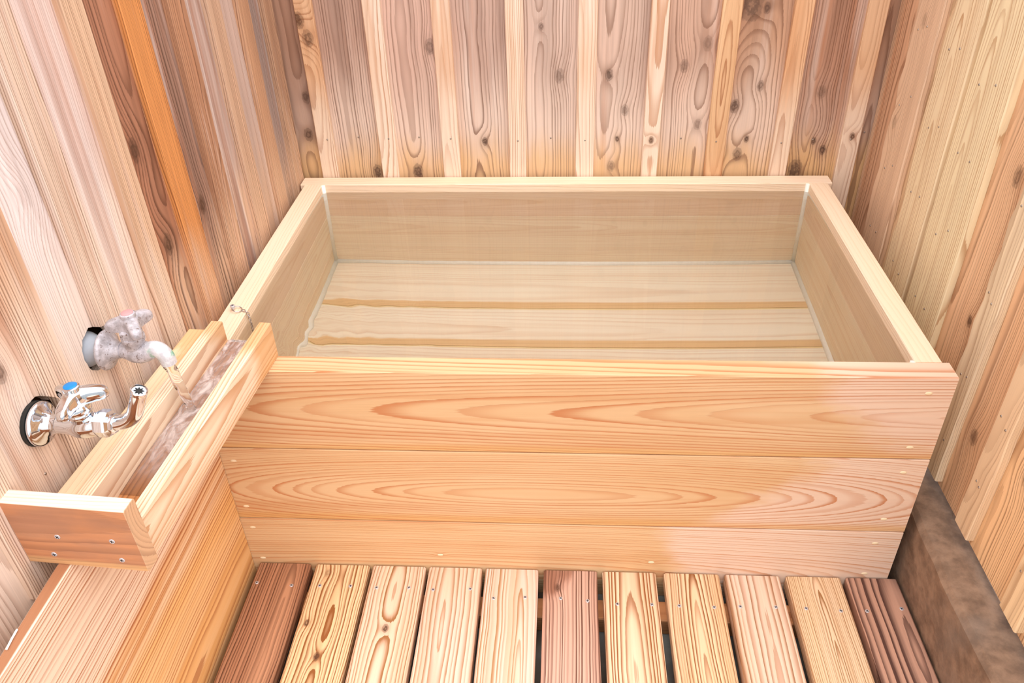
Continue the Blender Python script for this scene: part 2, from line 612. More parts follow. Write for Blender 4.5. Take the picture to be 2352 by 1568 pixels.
HOLES = [((0.0, 0.228, 0.586), 0.030, 3), ((0.0, 0.086, 0.576), 0.030, 4)]
lb_edges = []
for i in range(len(LB) + 1):
    a = (LB[i - 1][0] + LB[i - 1][1] if i else -0.62) + 0.35
    b = (LB[i][0] if i < len(LB) else 0.766) + 0.35
    y0, y1 = a - 0.014, b + 0.014 if i < len(LB) else b + 0.002
    bc = lboard[i]
    kn = [(0, ky + 0.35, kz, kr, kd) for ky, kz, kr, kd in lf_knots if a - 0.02 < ky + 0.35 < b + 0.003]
    gr = [((253, 230, 208) if i < 5 else (236, 192, 152), 0, -6.0, 6.0 * ((0.74 if i < 5 else 0.60) - zl), 2.6, 0.7, 0.85, 12.0, 2.0),
          ((250, 238, 232), 0, 0, -0.45, 4.0, 0.4, 0.55, 25.0, 1.3), ((192, 110, 58), 0, 0, -0.45, 4.0, 0.45, 0.6 if i > 4 else 0.38, 42.0, 0.8),
          ((132, 94, 80), 0, 0, -0.55, 4.0, 0.4, 0.5 if i > 4 else 0.22, 34.0, 1.7)]
    st = jitst(var(LEFT_BROWN if i in (5, 6, 9, 10) else LEFT_PALE, early=tuple(min(255, int(q * 1.05)) for q in bc), tone=tuple(int(q * 0.92) for q in bc),
                   late=dark(bc, 0.48 if i in (5, 6, 9, 10) else 0.70), grads=gr, con=1.1 if i in (5, 6, 9, 10) else 0.6, fib=0.28), r1)
    o = plank('board', wall_left, -0.014, 0.0, y0, y1, -0.07, WTOP, 'z', st, kn, jit=0.001)
    for ctr, rad, sd in HOLES:
        if y0 - rad < ctr[1] < y1 + rad:
            cut_hole(o, ctr, (1, 0, 0), rad, sd)
    if i in (1, 2):
        head(NAIL, 'nail', o, (0.0, a + 0.05, 0.515), (1, 0, 0))
for i, (ya, wd) in enumerate(LB):
    ya += 0.35
    bc = lbatt[i]
    st = jitst(var(LEFT_ORANGE, early=bc, tone=tuple(int(q * 0.9) for q in bc), late=dark(bc, 0.58), con=0.9, fib=0.28, f=360,
                   grads=[(CREAM if i < 5 else (238, 194, 154), 0, -6.0, 6.0 * ((0.60 if i > 3 else 0.75) - zl), 2.4, 0.5, 0.7, 20.0, 3.0),
                          ((188, 104, 48), 0, 0, -0.5, 4.0, 0.4, 0.5, 60.0, 1.0), ((252, 236, 220), 0, 0, -0.5, 4.0, 0.4, 0.45, 48.0, 1.6)]), r1)
    z0 = 0.405 if i == 1 else (0.30 if i == 0 else -0.07)
    o = plank('batten', wall_left, -0.0015, 0.0115, ya, ya + wd, z0, WTOP, 'z', st, (), jit=0.0022, bev=0.0015)
    for ctr, rad, sd in HOLES:
        if ya - rad < ctr[1] < ya + wd + rad:
            cut_hole(o, ctr, (1, 0, 0), rad, sd)

# right wall (faces -x): boards' front x=1.278, battens' front x=1.265, both stop above the curb
XR = 1.278
RTOP = 1.22
wall_right = wall_root('wall_right', 'honey-coloured cedar plank wall ending just above the concrete curb',
                       [(1.322, 1.334, -0.80, 0.80, 0.19, RTOP), (1.292, 1.323, -0.80, 0.80, 0.30, 0.35), (1.292, 1.323, -0.80, 0.80, 1.1, 1.15),
                        (1.30, 1.334, 0.55, 0.60, -0.07, 0.3), (1.30, 1.334, -0.75, -0.70, -0.07, 0.3)])
RB = [(0.648, 0.533), (0.499, 0.383), (0.368, 0.235), (0.128, 0.074), (-0.015, -0.063), (-0.185, -0.235), (-0.345, -0.40), (-0.52, -0.57), (-0.69, -0.74)]
rt_knots = [(0.166, 0.706, .012, .7), (0.16, 0.454, .008, .9), (0.037, 0.308, .011, .7), (0.622, 0.626, .010, .35), (0.6, 0.825, .010, .3), (-0.11, 0.36, .010, .5)]
r2 = random.Random(21)
rcol = [(246, 206, 166), (255, 230, 182), (255, 234, 184), (252, 226, 182), (248, 212, 164), (252, 218, 164), (250, 212, 158), (246, 206, 152), (246, 206, 152)]
bcol = [(230, 178, 136), (238, 200, 152), (242, 200, 146), (244, 194, 144), (244, 192, 140), (248, 200, 142), (246, 198, 140), (244, 196, 142), (244, 196, 142), (244, 196, 142)]
zr = (RTOP + 0.17) / 2
for i in range(len(RB) + 1):
    a = RB[i - 1][1] if i else 0.764
    b = RB[i][0] if i < len(RB) else -0.78
    y1, y0 = a + (0.014 if i else 0), b - (0.014 if i < len(RB) else 0)
    kn = [(XR, ky, kz, kr, kd) for ky, kz, kr, kd in rt_knots if b < ky < a]
    bc = bcol[i]
    st = jitst(var(RIGHT_TAN, early=tuple(min(255, int(q * 1.03)) for q in bc), tone=tuple(int(q * 0.92) for q in bc), late=dark(bc, 0.64), con=0.95, fib=0.22,
                   grads=[((188, 116, 68), 0, 0, -0.5, 4.0, 0.4, 0.4, 36.0, 1.0), ((252, 224, 184), 0, 0, -0.5, 4.0, 0.4, 0.4, 24.0, 1.3)]), r2)
    if i in (3, 4, 5):
        st['u0'] = 0.05
        st['d0'] = 0.045
        st['f'] = 260
    o = plank('board', wall_right, XR, XR + 0.014, y0, y1, 0.158, RTOP, 'z', st, kn, jit=0.0008)


def wane_fn(seed, amt):
    rr = random.Random(seed)
    vals = [max(0.0, rr.uniform(-amt, amt)) for _ in range(40)]
    return lambda t: (0.0, vals[int(t * 23)])


for i, (a, b) in enumerate(RB):
    bc = rcol[i]
    kn = [(XR - .013, ky, kz, kr, kd) for ky, kz, kr, kd in rt_knots if b < ky < a]
    if i in (1, 2):
        st = var(RIGHT_YEL, early=bc, tone=tuple(int(q * 0.93) for q in bc), late=(198, 136, 74), u0=0.012 if i == 1 else 0.022, d0=0.004, tilt=0.075, f=165, con=0.75, wob=0.006,
                 bow=0.02)
    else:
        st = jitst(var(RIGHT_YEL, early=bc, tone=tuple(int(q * 0.93) for q in bc), late=dark(bc, 0.70), d0=0.09, f=330, con=0.8, wob=0.003, tilt=0.012, u0=0.03), r2)
    o = plank('batten', wall_right, XR - 0.013, XR + 0.0015, b, a, 0.172, RTOP, 'z', st, kn, seg=24, jit=0.0010,
              wane=wane_fn(i + 3, 0.010) if i in (0, 1, 3) else None)
    wd = a - b
    for nz in (0.26, 0.40, 0.54, 0.68, 0.80):
        for s in (0.38, 0.72):
            head(NAIL, 'nail', o, (XR - 0.013, b + wd * s + rnd.uniform(-.004, .004), nz + rnd.uniform(-.02, .02)), (-1, 0, 0))

# ------------------------------------------------------------------ concrete curb along the right wall
T = Tree('rough_concrete')
x, y, z = T.coord()
n1 = T.noise(x * 28.0, y * 28.0, z * 28.0, 6.0, 0.65)
n2 = T.noise(x * 6.0, y * 6.0, z * 6.0 + 3, 3.0, 0.5)
n3 = T.voronoi(x * 60.0, y * 60.0, z * 60.0)
c = T.mix(n1.ss(0.3, 0.72), lin((112, 90, 72)), lin((160, 132, 108)))
c = T.mix(n2.ss(0.45, 0.65) * 0.5, c, lin((128, 118, 108)))
c = T.mix((1.0 - n3.ss(0.03, 0.09)) * n1.ss(0.5, 0.7) * 0.8, c, lin((70, 60, 52)))
T.link(c, T.bsdf.inputs['Base Color'])
T.bsdf.inputs['Roughness'].default_value = 0.6
T.bump(n1 * 0.7 + n3 * 0.3, 0.003, 0.7)
bm = bmesh.new()
NS = 48
rows = []
rr = random.Random(2)
for i in range(NS + 1):
    yy = -0.85 + 1.68 * i / NS
    e = rr.uniform(-0.0018, 0.0018)
    prof = [(1.2215, -0.075), (1.219 + e * .3, 0.10), (1.2185 + e, 0.134 + e), (1.226 + e, 0.1445 + e), (1.26, 0.1462), (1.288 + e, 0.145 + e), (1.295, 0.137), (1.297, -0.075)]
    rows.append([bm.verts.new((px, yy, pz)) for px, pz in prof])
for a, b in zip(rows, rows[1:]):
    for k in range(8):
        bm.faces.new((a[k], a[(k + 1) % 8], b[(k + 1) % 8], b[k]))
bm.faces.new(rows[0])
bm.faces.new(rows[-1])
curb = link('concrete_curb', mesh_of(bm, 'concrete_curb'), None, [T.mat])
tag(curb, 'stained grey-brown concrete curb below the honey-coloured plank wall', 'curb')

# ------------------------------------------------------------------ wooden bathtub
L, Wd, H, t, e = 1.2, 0.752, 0.456, 0.0413, 0.0093
Z0 = -0.07
tub = empty('bathtub', (0.6, 0.376, Z0))
tub['label'] = 'rectangular pale cypress bathtub built of wide horizontal boards, full of water'
tub['category'] = 'bathtub'


def tp(name, x0, x1, y0, y1, z0, z1, g, st, kn=(), **k):
    k.setdefault('bev', 0.0015)
    return plank(name, tub, x0 - 0.6, x1 - 0.6, y0 - 0.376, y1 - 0.376, z0 - Z0, z1 - Z0, g, st, [(a - .6, b - .376, c - Z0) + tuple(q) for a, b, c, *q in kn], **k)


WET = (240, 212, 192)
# front wall: three boards, cathedral grain running along x (local v = x)
tp('front_board', 0, L, 0, t, 0.2916, H, 'x',
   var(TUB, u0=0.005, d0=0.035, tilt=-0.036, f=210, con=0.95, bow=0.004, early=(230, 188, 136), late=(204, 116, 58),
       grads=[(WET, 10.0, 7.0, -3.4, 2.6, 0.35, 0.6, 14.0, 5.0), ((226, 166, 84), -60, 0, -60 * 0.070, 1.0, 0.5, 0.6, 3, 1)]), seed=301)
tp('front_board', 0, L, 0, t, 0.1206, 0.290, 'x',
   var(TUB, u0=-0.01, d0=0.012, tilt=0.004, bow=0.11, f=230, con=0.9, early=(230, 188, 135), late=(206, 122, 64),
       grads=[(WET, -8.0, 7.0, -2.6, 2.6, 0.35, 0.6, 14.0, 5.0), ((226, 166, 84), -60, 0, -60 * 0.068, 1.0, 0.5, 0.6, 3, 1)]), seed=302)
tp('front_board', 0, L, 0, t, Z0, 0.119, 'x',
   var(TUB, u0=-0.03, d0=0.016, tilt=0.025, bow=0.05, f=210, con=0.8, early=(230, 188, 134), late=(210, 134, 76),
       grads=[(WET, 3.0, 8.0, -1.7, 2.2, 0.3, 0.65, 14.0, 5.0)]),
   [(0.383, 0, 0.032, .004, 1), (0.772, 0, 0.026, .004, .6)], seed=303)
# the rim: pale top edges of the four sides
# back wall
tp('back_board', 0, L, Wd - t, Wd, 0.299, H, 'x', var(INNER, early=(252, 224, 192)), seed=311)
tp('back_board', 0, L, Wd - t, Wd, 0.121, 0.2985, 'x', var(INNER, u0=0.03), [(0.84, 0.711, 0.36, .006, .8)], seed=312)
tp('back_board', 0, L, Wd - t, Wd, Z0, 0.1205, 'x', INNER, seed=313)
# side walls
for nm, xa, sd in (('left_board', e, 321), ('right_board', L - e - t, 331)):
    for k, (za, zb) in enumerate(((0.299, H), (0.121, 0.2985), (Z0, 0.1205))):
        tp(nm, xa, xa + t, t, Wd - t, za, zb, 'y', var(INNER, early=(252, 224, 190) if k == 0 else INNER['early'], u0=0.02 * k), seed=sd + k)
# bottom boards
xi0, xi1 = e + t, L - e - t
for k, (ya, yb) in enumerate(((0.5305, Wd - t), (0.3955, 0.5295), (0.2005, 0.3945), (t, 0.1995))):
    tp('bottom_board', xi0, xi1, ya, yb, 0.025, 0.055, 'x', var(INNER, early=(255, 244, 216), tone=(252, 230, 194), u0=0.02 * k - 0.03, d0=0.025, tilt=0.02, f=110, con=0.4,
       grads=[((238, 186, 104), -90, 0, -90 * ((yb - ya) / 2 - 0.022), 0.6, 0.3, 0.75, 3, 1), ((250, 220, 140), 200, 0, -200 * ((yb - ya) / 2 - 0.005), 0.4, 0.3, 0.8, 3, 1)]), seed=341 + k, bev=0.001)
# sealant beads along the tub's inner corners and bottom edges
M_SEAL = plain('sealant', (254, 252, 236), 0.4)


def bead(pts, r=0.005):
    bm = bmesh.new()
    sweep_bm(bm, pts, r, 8)
    o = link('sealant_bead', mesh_of(bm, 'sealant_bead', True), tub, [M_SEAL])
    o.matrix_local = Matrix.Translation(Vector((-0.6, -0.376, -Z0)))
    return o


yi0, yi1 = t, Wd - t
zf = 0.0555
for cx in (xi0 + .001, xi1 - .001):
    for cy in (yi0 + .001, yi1 - .001):
        bead([(cx, cy, zf), (cx, cy, 0.25), (cx, cy, H - 0.001)], 0.0060)
    bead([(cx, yi0, zf), (cx, 0.35, zf), (cx, yi1, zf)], 0.0080)
for cy in (yi0 + .001, yi1 - .001):
    bead([(xi0, cy, zf), (0.6, cy, zf), (xi1, cy, zf)], 0.0080)
# screw plugs on the front face
M_PLUG = plain('wood_filler', (246, 226, 186), 0.6)
bm = bmesh.new()
lathe_bm(bm, [(0.0038, -0.002), (0.0036, 0.0004), (0.002, 0.0009)], Matrix.Identity(4), 10)
PLUG = mesh_of(bm, 'screw_plug', True)
PLUG.materials.append(M_PLUG)
for px, pz in [(1.163, 0.427), (1.162, 0.317), (1.165, 0.262), (1.159, 0.152), (1.158, 0.091), (1.157, 0.010), (0.772, 0.026), (0.383, 0.032), (0.042, 0.261), (0.040, 0.15), (0.040, 0.095), (0.042, 0.011)]:
    o = bpy.data.objects.new('screw_plug', PLUG)
    COL.objects.link(o)
    o.parent = tub
    o.matrix_local = Matrix.Translation((px - 0.6, -0.376, pz - Z0)) @ Vector((0, -1, 0)).to_track_quat('Z', 'Y').to_matrix().to_4x4() @ Matrix.Diagonal((1.6, 0.8, 1, 1))

# ------------------------------------------------------------------ bath water
ZW = 0.437
T = Tree('bath_water')
T.bsdf.inputs['Base Color'].default_value = (1, 1, 1, 1)
T.bsdf.inputs['Roughness'].default_value = 0.0
T.bsdf.inputs['IOR'].default_value = 1.333
T.bsdf.inputs['Transmission Weight'].default_value = 1.0
va = T.nt.nodes.new('ShaderNodeVolumeAbsorption')
va.inputs['Color'].default_value = (0.86, 0.76, 0.60, 1)
va.inputs['Density'].default_value = 0.10
T.nt.links.new(va.outputs[0], T.out.inputs['Volume'])
M_WATER = T.mat


def ripple(px, py):
    d = math.hypot(px - 0.11, py - 0.055)
    a = 0.0011 * math.exp(-d / 0.11)
    q = mnoise.noise(Vector((px * 26, py * 26, 1.3))) + 0.5 * mnoise.noise(Vector((px * 60, py * 60, 4.1)))
    far = 0.00012 * mnoise.noise(Vector((px * 9, py * 14, 7.0)))
    return a * (0.7 * math.sin(d * 190.0) + 1.3 * q) + far


bm = bmesh.new()
NX, NY = 150, 95
gx0, gx1, gy0, gy1 = xi0 - 0.002, xi1 + 0.002, yi0 - 0.002, yi1 + 0.002
G = [[bm.verts.new((gx0 + (gx1 - gx0) * i / NX, gy0 + (gy1 - gy0) * j / NY, 0)) for j in range(NY + 1)] for i in range(NX + 1)]
for row in G:
    for q in row:
        q.co.z = ZW + ripple(q.co.x, q.co.y)
for i in range(NX):
    for j in range(NY):
        f = bm.faces.new((G[i][j], G[i + 1][j], G[i + 1][j + 1], G[i][j + 1]))
        f.smooth = True
per = [G[i][0] for i in range(NX + 1)] + [G[NX][j] for j in range(1, NY + 1)] + [G[i][NY] for i in range(NX - 1, -1, -1)] + [G[0][j] for j in range(NY - 1, 0, -1)]
low = [bm.verts.new((q.co.x, q.co.y, 0.052)) for q in per]
for k in range(len(per)):
    bm.faces.new((per[k], per[(k + 1) % len(per)], low[(k + 1) % len(per)], low[k]))
bm.faces.new(low)
water = link('bath_water', mesh_of(bm, 'bath_water'), None, [M_WATER])
tag(water, 'clear still water filling the wooden bathtub', 'water', kind='stuff')

# ------------------------------------------------------------------ plank standing along the left wall under the trough
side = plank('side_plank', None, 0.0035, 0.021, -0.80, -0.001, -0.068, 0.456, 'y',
             var(TROUGH, early=(250, 214, 168), late=(184, 100, 42), tone=(244, 176, 92), tamt=0.8, f=150, u0=-0.16, d0=0.05, tilt=0.03, con=1.0, sharp=0.3, band=0.75, wob=0.012, wobv=2.0,
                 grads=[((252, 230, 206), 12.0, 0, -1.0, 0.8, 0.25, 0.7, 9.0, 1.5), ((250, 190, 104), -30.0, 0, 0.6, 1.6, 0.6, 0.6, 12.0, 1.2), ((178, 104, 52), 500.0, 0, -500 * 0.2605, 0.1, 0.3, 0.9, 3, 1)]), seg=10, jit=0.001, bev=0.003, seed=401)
tag(side, 'wide grainy cedar plank standing on edge beneath the water trough', 'plank')

# ------------------------------------------------------------------ water trough
tr = empty('water_trough', (0.1475, 0.041, 0.456), -math.atan(0.07))
tag(tr, 'wooden trough with tall end board leading tap water into the tub', 'trough')
GOLD = (232, 160, 74)
plank('side_board', tr, -0.0195, 0.0, -0.415, 0.0, 0.0, 0.064, 'y', var(TROUGH, d0=0.03, u0=0.01, tilt=0.02, f=260,
      grads=[(GOLD, 0, 14.0, -14 * 0.13, 1.0, 0.3, 0.65, 40, 8)]), bev=0.0012, seed=411)
plank('side_board', tr, -0.0985, -0.0795, -0.415, -0.002, 0.0, 0.064, 'y', var(TROUGH, f=230, d0=0.08, late=(196, 120, 66),
      grads=[(GOLD, 0, 14.0, -14 * 0.17, 1.0, 0.3, 0.6, 40, 8)]), bev=0.0012, seed=412)
plank('base_board', tr, -0.0796, -0.0194, -0.415, -0.001, 0.0, 0.022, 'y', var(TROUGH, early=(206, 132, 70), tone=(176, 98, 48), late=(120, 60, 30), f=120, d0=0.02, tilt=0.05, con=0.7, rough=0.25), bev=0.0008, seed=413)
plank('side_rail', tr, -0.1405, -0.0984, -0.415, -0.002, 0.0, 0.046, 'y', var(TROUGH, f=120, d0=0.02, tilt=0.03, con=0.35, early=(250, 220, 174),
      grads=[((238, 176, 104), 0, 9.0, -1.2, 2.0, 0.2, 0.7, 40, 12)]), bev=0.0012, seed=414)
eb = plank('end_board', tr, -0.1505, 0.0045, -0.4365, -0.4145, 0.0, 0.101, 'x',
           var(TROUGH, early=(206, 140, 96), tone=(186, 122, 86), late=(140, 84, 56), tamt=0.8, f=170, d0=0.06, con=0.45,
               grads=[((226, 142, 84), 0, 0, 0.0, 2.4, 0.35, 0.7, 28.0, 9.0), ((232, 176, 110), -90.0, 0, -90 * 0.040, 0.8, 0.3, 0.7, 8, 4), ((252, 232, 204), 900.0, 0, -900 * 0.0494, 0.1, 0.3, 1.0, 3, 1), ((226, 180, 134), 0, 900.0, -900 * 0.0766, 0.1, 0.3, 0.9, 3, 1)]), bev=0.0015, seed=415)
for sx, sz in ((-0.094, 0.050), (-0.026, 0.050), (-0.110, 0.018), (-0.024, 0.018)):
    head(SCREW, 'screw', eb, (sx, -0.4365, sz), (0, -1, 0), sx * 30)

# water running in the trough
T = Tree('trough_water')
x, y, z = T.coord()
T.bsdf.inputs['Base Color'].default_value = (1, 1, 1, 1)
T.bsdf.inputs['Roughness'].default_value = 0.02
T.bsdf.inputs['IOR'].default_value = 1.333
T.bsdf.inputs['Transmission Weight'].default_value = 1.0
fo = T.noise(x * 60.0, y * 24.0, 1.0, 5.0, 0.62, 1.2)
near = (y * 6.0 + 1.9).ss(-0.2, 0.6)
fm = fo.ss(0.34, 0.70) * near * 0.50 + near * 0.16
df = T.nt.nodes.new('ShaderNodeBsdfDiffuse')
df.inputs[0].default_value = lin((250, 238, 232))
mx = T.nt.nodes.new('ShaderNodeMixShader')
T.link(fm, mx.inputs[0])
T.link(T.bsdf.outputs[0], mx.inputs[1])
T.link(df.outputs[0], mx.inputs[2])
T.link(mx.outputs[0], T.out.inputs['Surface'])
M_TW = T.mat
bm = bmesh.new()
NX, NY = 16, 110
tx0, tx1 = -0.0800, -0.0190
ys = [-0.34 + 0.34 * j / NY for j in range(NY + 1)]
rows = []
for j, yy in enumerate(ys):
    row = []
    for i in range(NX + 1):
        xx = tx0 + (tx1 - tx0) * i / NX
        amp = 0.0014 * max(0.15, min(1, 1 - abs(yy + 0.16) / 0.22))
        hh = 0.0262 + amp * (mnoise.noise(Vector((xx * 90, yy * 36, 2.0))) + 0.5 * mnoise.noise(Vector((xx * 180, yy * 80, 5.0))))
        if yy < -0.28:
            hh = 0.0222 + (hh - 0.0222) * (yy + 0.34) / 0.06
        row.append(bm.verts.new((xx, yy, hh)))
    rows.append(row)
# the lip: water falling from the trough end into the bath
for yy, hh in ((0.005, 0.0245), (0.008, 0.018), (0.0095, 0.005), (0.010, -0.0195)):
    rows.append([bm.verts.new((tx0 + 0.003 + (tx1 - tx0 - 0.006) * i / NX, yy + 0.0006 * math.sin(i * 2.1), hh)) for i in range(NX + 1)])
lowr = []
for j, row in enumerate(rows):
    if j <= NY:
        lowr.append([bm.verts.new((q.co.x, q.co.y, 0.0215)) for q in row])
    else:
        k = j - NY
        lowr.append([bm.verts.new((q.co.x, q.co.y - 0.003 - 0.0006 * k, min(0.0215, q.co.z - 0.002) if k < 4 else q.co.z)) for q in row])
for A, flip in ((rows, False), (lowr, True)):
    for a, b in zip(A, A[1:]):
        for i in range(NX):
            f = bm.faces.new((a[i], a[i + 1], b[i + 1], b[i]))
            f.smooth = not flip
for a, b, c2, d in zip(rows, rows[1:], lowr, lowr[1:]):
    bm.faces.new((a[0], b[0], d[0], c2[0]))
    bm.faces.new((a[-1], b[-1], d[-1], c2[-1]))
for i in range(NX):
    bm.faces.new((rows[0][i], rows[0][i + 1], lowr[0][i + 1], lowr[0][i]))
    bm.faces.new((rows[-1][i], rows[-1][i + 1], lowr[-1][i + 1], lowr[-1][i]))
tw = link('trough_water', mesh_of(bm, 'trough_water'), None, [M_TW])
tw.location = tr.location
tw.rotation_euler = tr.rotation_euler
tag(tw, 'shallow foaming water running along the wooden trough', 'water', kind='stuff')

# ------------------------------------------------------------------ taps
T = Tree('chrome')
T.bsdf.inputs['Base Color'].default_value = (0.74, 0.79, 0.86, 1)
T.bsdf.inputs['Metallic'].default_value = 1.0
x, y, z = T.coord()
n1 = T.noise(x * 300.0, y * 300.0, z * 300.0, 3.0)
T.link(n1 * 0.06 + 0.03, T.bsdf.inputs['Roughness'])
M_CHROME = T.mat

T = Tree('corroded_metal')
x, y, z = T.coord()
n1 = T.noise(x * 90.0, y * 90.0, z * 90.0, 5.0, 0.65)
n2 = T.noise(x * 240.0 + 3, y * 240.0, z * 240.0, 4.0, 0.6)
c = T.mix(n1.ss(0.35, 0.7), lin((170, 165, 168)), lin((214, 210, 215)))
c = T.mix(n2.ss(0.58, 0.66) * 0.8, c, lin((116, 92, 82)))
T.link(c, T.bsdf.inputs['Base Color'])
T.bsdf.inputs['Metallic'].default_value = 0.12
T.bsdf.inputs['Roughness'].default_value = 0.42
T.bump(n2, 0.0012, 0.7)
M_OLD = T.mat

T = Tree('corroded_spout')
x, y, z = T.coord()
n1 = T.noise(x * 120.0, y * 120.0, z * 120.0, 5.0, 0.65)
n2 = T.noise(x * 60.0 + 3, y * 60.0, z * 60.0, 3.0, 0.6)
c = T.mix(n1.ss(0.35, 0.7), lin((206, 204, 208)), lin((236, 238, 238)))
c = T.mix(n2.ss(0.52, 0.66) * (x * 60.0 - 3.2).ss(0, 1) * 0.85, c, lin((108, 186, 150)))
T.link(c, T.bsdf.inputs['Base Color'])
T.bsdf.inputs['Metallic'].default_value = 0.1
T.bsdf.inputs['Roughness'].default_value = 0.5
T.bump(n1, 0.0015, 0.7)
M_SPOUT = T.mat
M_BLUE = plain('blue_cap', (24, 140, 214), 0.3)
M_PINK = plain('faded_pink_cap', (222, 160, 160), 0.45)
M_BLACK = plain('black_rubber', (30, 32, 30), 0.6)
M_SLEEVE = plain('grey_sleeve', (176, 182, 190), 0.75)

RX = Matrix.Rotation(math.pi / 2, 4, 'Y')     # lathe axis z -> +x


def part(name, parent, mat, fn, smooth=True, **kw):
    bm = bmesh.new()
    fn(bm)
    o = link(name, mesh_of(bm, name, smooth), parent, [mat])
    if smooth:
        md = o.modifiers.new('split', 'EDGE_SPLIT')
        md.split_angle = math.radians(50)
    return o


def handle_bm(bm, cx, cz, R, rot, h=0.016, waist=0.0150):
    """three-armed tap handle; arms droop a little to their rounded ends"""
    n = 96
    def rad(th):
        d = abs(((th - rot + math.pi / 3) % (2 * math.pi / 3)) - math.pi / 3)
        w = 0.0076 + 0.0034 * (d / (math.pi / 3)) ** 2
        a = w / max(math.sin(d), 1e-4)
        return (R ** -5.0 + a ** -5.0) ** -0.2
    layers = []
    for s, zz in ((0.55, -0.0105), (0.90, -0.0095), (0.985, -0.006), (1.0, 0.0), (0.985, 0.005), (0.93, 0.0085), (0.82, 0.0105), (0.5, 0.0125), (0.2, 0.0130)):
        ring = []
        for k in range(n):
            th = 2 * math.pi * k / n
            rr = rad(th) * s
            arm = (rr / R)
            hz = zz * (1.0 - 0.28 * arm) - 0.004 * arm * arm
            ring.append(bm.verts.new((cx + rr * math.cos(th), rr * math.sin(th), cz + hz)))
        layers.append(ring)
    for a, b in zip(layers, layers[1:]):
        for k in range(n):
            bm.faces.new((a[k], a[(k + 1) % n], b[(k + 1) % n], b[k]))
    bm.faces.new(layers[0][::-1])
    bm.faces.new(layers[-1])


